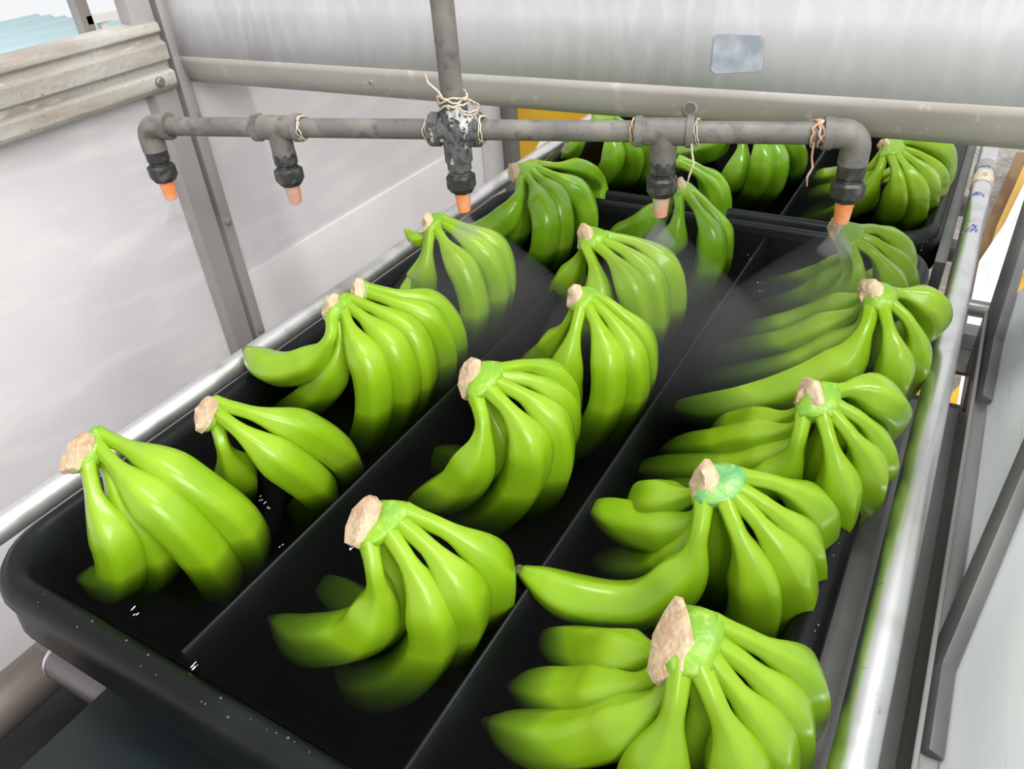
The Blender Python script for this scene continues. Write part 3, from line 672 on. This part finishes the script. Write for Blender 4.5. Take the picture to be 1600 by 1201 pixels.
uf = MB().box((at(0, 1130, -.2).x, -.4, -.21), (.2, .9, -.20)).build('lower_backing', M['backing'], smooth=False)  # added black sheet, hides the bright floor below the tray front
tag(uf, 'added dark pan far below the front of the near tray', 'backing')

# ------------------------------------------------------------------ outside, top left
rf = empty('corrugated_roof', tuple(at(60, 70, -.05)), 'pale blue corrugated sheet outside beyond the left wall', 'roof')
q0 = at(0, 100, -.05); q1 = at(0, 36, -.05); y_a = .8; y_b = at(170, 60, -.05).y + .25
v = []; f = []; n = 96; xa = q1.x - .05; xb = q0.x + .7
for i in range(n + 1):
    x = xa + (xb - xa) * i / n; z = -.06 + .010 * math.cos(x * 2 * math.pi / .085)
    v += [(x, y_a, z), (x, y_b, z)]
for i in range(n): f.append((2 * i, 2 * i + 2, 2 * i + 3, 2 * i + 1))
ro = MB().add(v, f).build('corrugated_sheet', M['blue_roof'], rf); md = ro.modifiers.new('t', 'SOLIDIFY'); md.thickness = .004
a = atx(132, 36, -1.9); a2 = atx(110, -60, -1.9)
og = empty('outside_railing', tuple(a), 'thin grey upright and white bracket outside at the top left', 'railing')
MB().beam(Vector((a.x, a.y, -.6)), Vector((a.x, a.y, .7)), .03, .03, up=(1, 0, 0)).build('upright', M['post'], og)
b1 = atx(148, 28, -1.9); b2 = atx(190, 20, -1.9); b3 = atx(166, 56, -1.9)
MB().beam(Vector((a.x, a.y, b1.z)), b2, .03, .018).beam(atx(158, 30, -1.9), b3, .018, .018, up=(1, 0, 0)).build('bracket', M['white_paint'], og)

# ------------------------------------------------------------------ water: beads on the rims, splash glints, spray
wm = bpy.data.materials.new('dark_water'); wm.use_nodes = True; nt = wm.node_tree; nt.nodes.clear()
out = nt.nodes.new('ShaderNodeOutputMaterial'); va = nt.nodes.new('ShaderNodeVolumeAbsorption')
va.inputs['Color'].default_value = (.16, .24, .14, 1); va.inputs['Density'].default_value = 33
tr = nt.nodes.new('ShaderNodeBsdfTransparent'); gl = nt.nodes.new('ShaderNodeBsdfGlossy'); gl.inputs['Roughness'].default_value = .2
mx = nt.nodes.new('ShaderNodeMixShader'); mx.inputs[0].default_value = .008
fz = nt.nodes.new('ShaderNodeTexNoise'); fz.inputs['Scale'].default_value = 60
bp = nt.nodes.new('ShaderNodeBump'); bp.inputs['Strength'].default_value = .1; bp.inputs['Distance'].default_value = .004
tcw = nt.nodes.new('ShaderNodeTexCoord'); nt.links.new(tcw.outputs['Object'], fz.inputs['Vector'])
nt.links.new(fz.outputs['Fac'], bp.inputs['Height']); nt.links.new(bp.outputs[0], gl.inputs['Normal'])
nt.links.new(tr.outputs[0], mx.inputs[1]); nt.links.new(gl.outputs[0], mx.inputs[2])
nt.links.new(mx.outputs[0], out.inputs['Surface']); nt.links.new(va.outputs[0], out.inputs['Volume'])
WZ = -.009
def water(x0, y0, x1, y1, label):
    v = []; loops = []
    for d, z in ((.0214, WZ), (.0300, -.050), (.0398, -.078), (.054, FLOORZ + .0004)):
        loops.append([(a, b, z) for a, b in rrect(x0 + d, y0 + d, x1 - d, y1 - d, max(.012, .052 - d * .6))])
    n = len(loops[0]); f = [tuple(range(n - 1, -1, -1))]
    for l in loops: v += l
    for i in range(3):
        for j in range(n): f.append((i * n + j, i * n + (j + 1) % n, (i + 1) * n + (j + 1) % n, (i + 1) * n + j))
    f.append(tuple(3 * n + j for j in range(n)))
    tag(MB().add(v, f).build('water', wm, smooth=False), label, 'water', kind='stuff')
water(-.551, .113, -.003, .897, 'dark water filling the near tray around the bananas')
water(-.551, .905, -.003, 1.55, 'dark water filling the far tray')
dr = MB()
def drop_or_glint(p, r, st=(1, 1, .5)):
    vs = []; fs = []
    for i in range(4):
        a = math.pi / 2 * i / 4
        for j in range(6):
            t = j * math.pi / 3; vs.append((p[0] + r * st[0] * math.cos(a) * math.cos(t), p[1] + r * st[1] * math.cos(a) * math.sin(t), p[2] + r * st[2] * math.sin(a)))
    vs.append((p[0], p[1], p[2] + r * st[2])); 
    for i in range(3):
        for j in range(6): fs.append((i * 6 + j, i * 6 + (j + 1) % 6, (i + 1) * 6 + (j + 1) % 6, (i + 1) * 6 + j))
    for j in range(6): fs.append((18 + j, 18 + (j + 1) % 6, 24))
    dr.add(vs, fs)
for i in range(90):
    y = R.uniform(.2, 1.2); drop_or_glint((-.003 - .010 + R.uniform(-.005, .005), y, -.0012), R.uniform(.0005, .0012))
for i in range(50):
    x = R.uniform(-.5, -.05); drop_or_glint((x, .123 + R.uniform(-.004, .005), -.0010), R.uniform(.0005, .0012))
tag(dr.build('water_beads', M['bead']), 'tiny water beads standing on the black tray rims', 'water', kind='stuff')
dr = MB()
for px, py in ((412, 783), (418, 792), (405, 778), (209, 952), (212, 958), (441, 853), (300, 1040), (305, 1038), (1171, 402), (1168, 398), (1190, 456), (1187, 440), (1148, 452), (545, 860), (722, 420), (560, 600)):
    for q in range(2):
        p = at(px + R.uniform(-4, 4), py + R.uniform(-4, 4), WZ + .002); drop_or_glint(p, R.uniform(.0004, .0009), (R.uniform(.3, .7), R.uniform(1, 2.5), .6))
tag(dr.build('splash_glints', M['drop_or_glint']), 'small pale splashes painted as glints on the dark water between bunches', 'water', kind='stuff')
ml = bpy.data.materials.new('mist'); ml.use_nodes = True; nt = ml.node_tree; nt.nodes.clear()
out = nt.nodes.new('ShaderNodeOutputMaterial'); vs_ = nt.nodes.new('ShaderNodeVolumeScatter'); vs_.inputs['Density'].default_value = 0.9
vs_.inputs['Color'].default_value = (1, 1, 1, 1); nt.links.new(vs_.outputs[0], out.inputs['Volume'])
ml2 = ml.copy(); ml2.name = 'mist_dense'; [n for n in ml2.node_tree.nodes if n.type == 'VOLUME_SCATTER'][0].inputs['Density'].default_value = 22
for c, lab, on in ((A, 'mist falling from the leftmost orange nozzle', 1), (C2, 'mist falling from the middle orange nozzle', 1), (C3, 'mist falling from the pink nozzle right of the middle', 1), (B, 'mist falling from the rightmost orange nozzle', 1)):
    t = c + DN * .077
    k = 1.3 if c is A else 1
    o = MB().lathe(t, DN, [(0, .004), (.05, .055 * k), (.10, .10 * k), (.14, .12 * k), (.145, .10 * k)], 24).build('spray_mist', ml)
    tag(o, lab, 'water spray', 'spray mist below the nozzles', 'stuff')
    MB().lathe(t + DN * .0005, DN, [(0, .003), (.012, .009), (.024, .016), (.025, .014)], 20).build('spray_core', ml2, o)
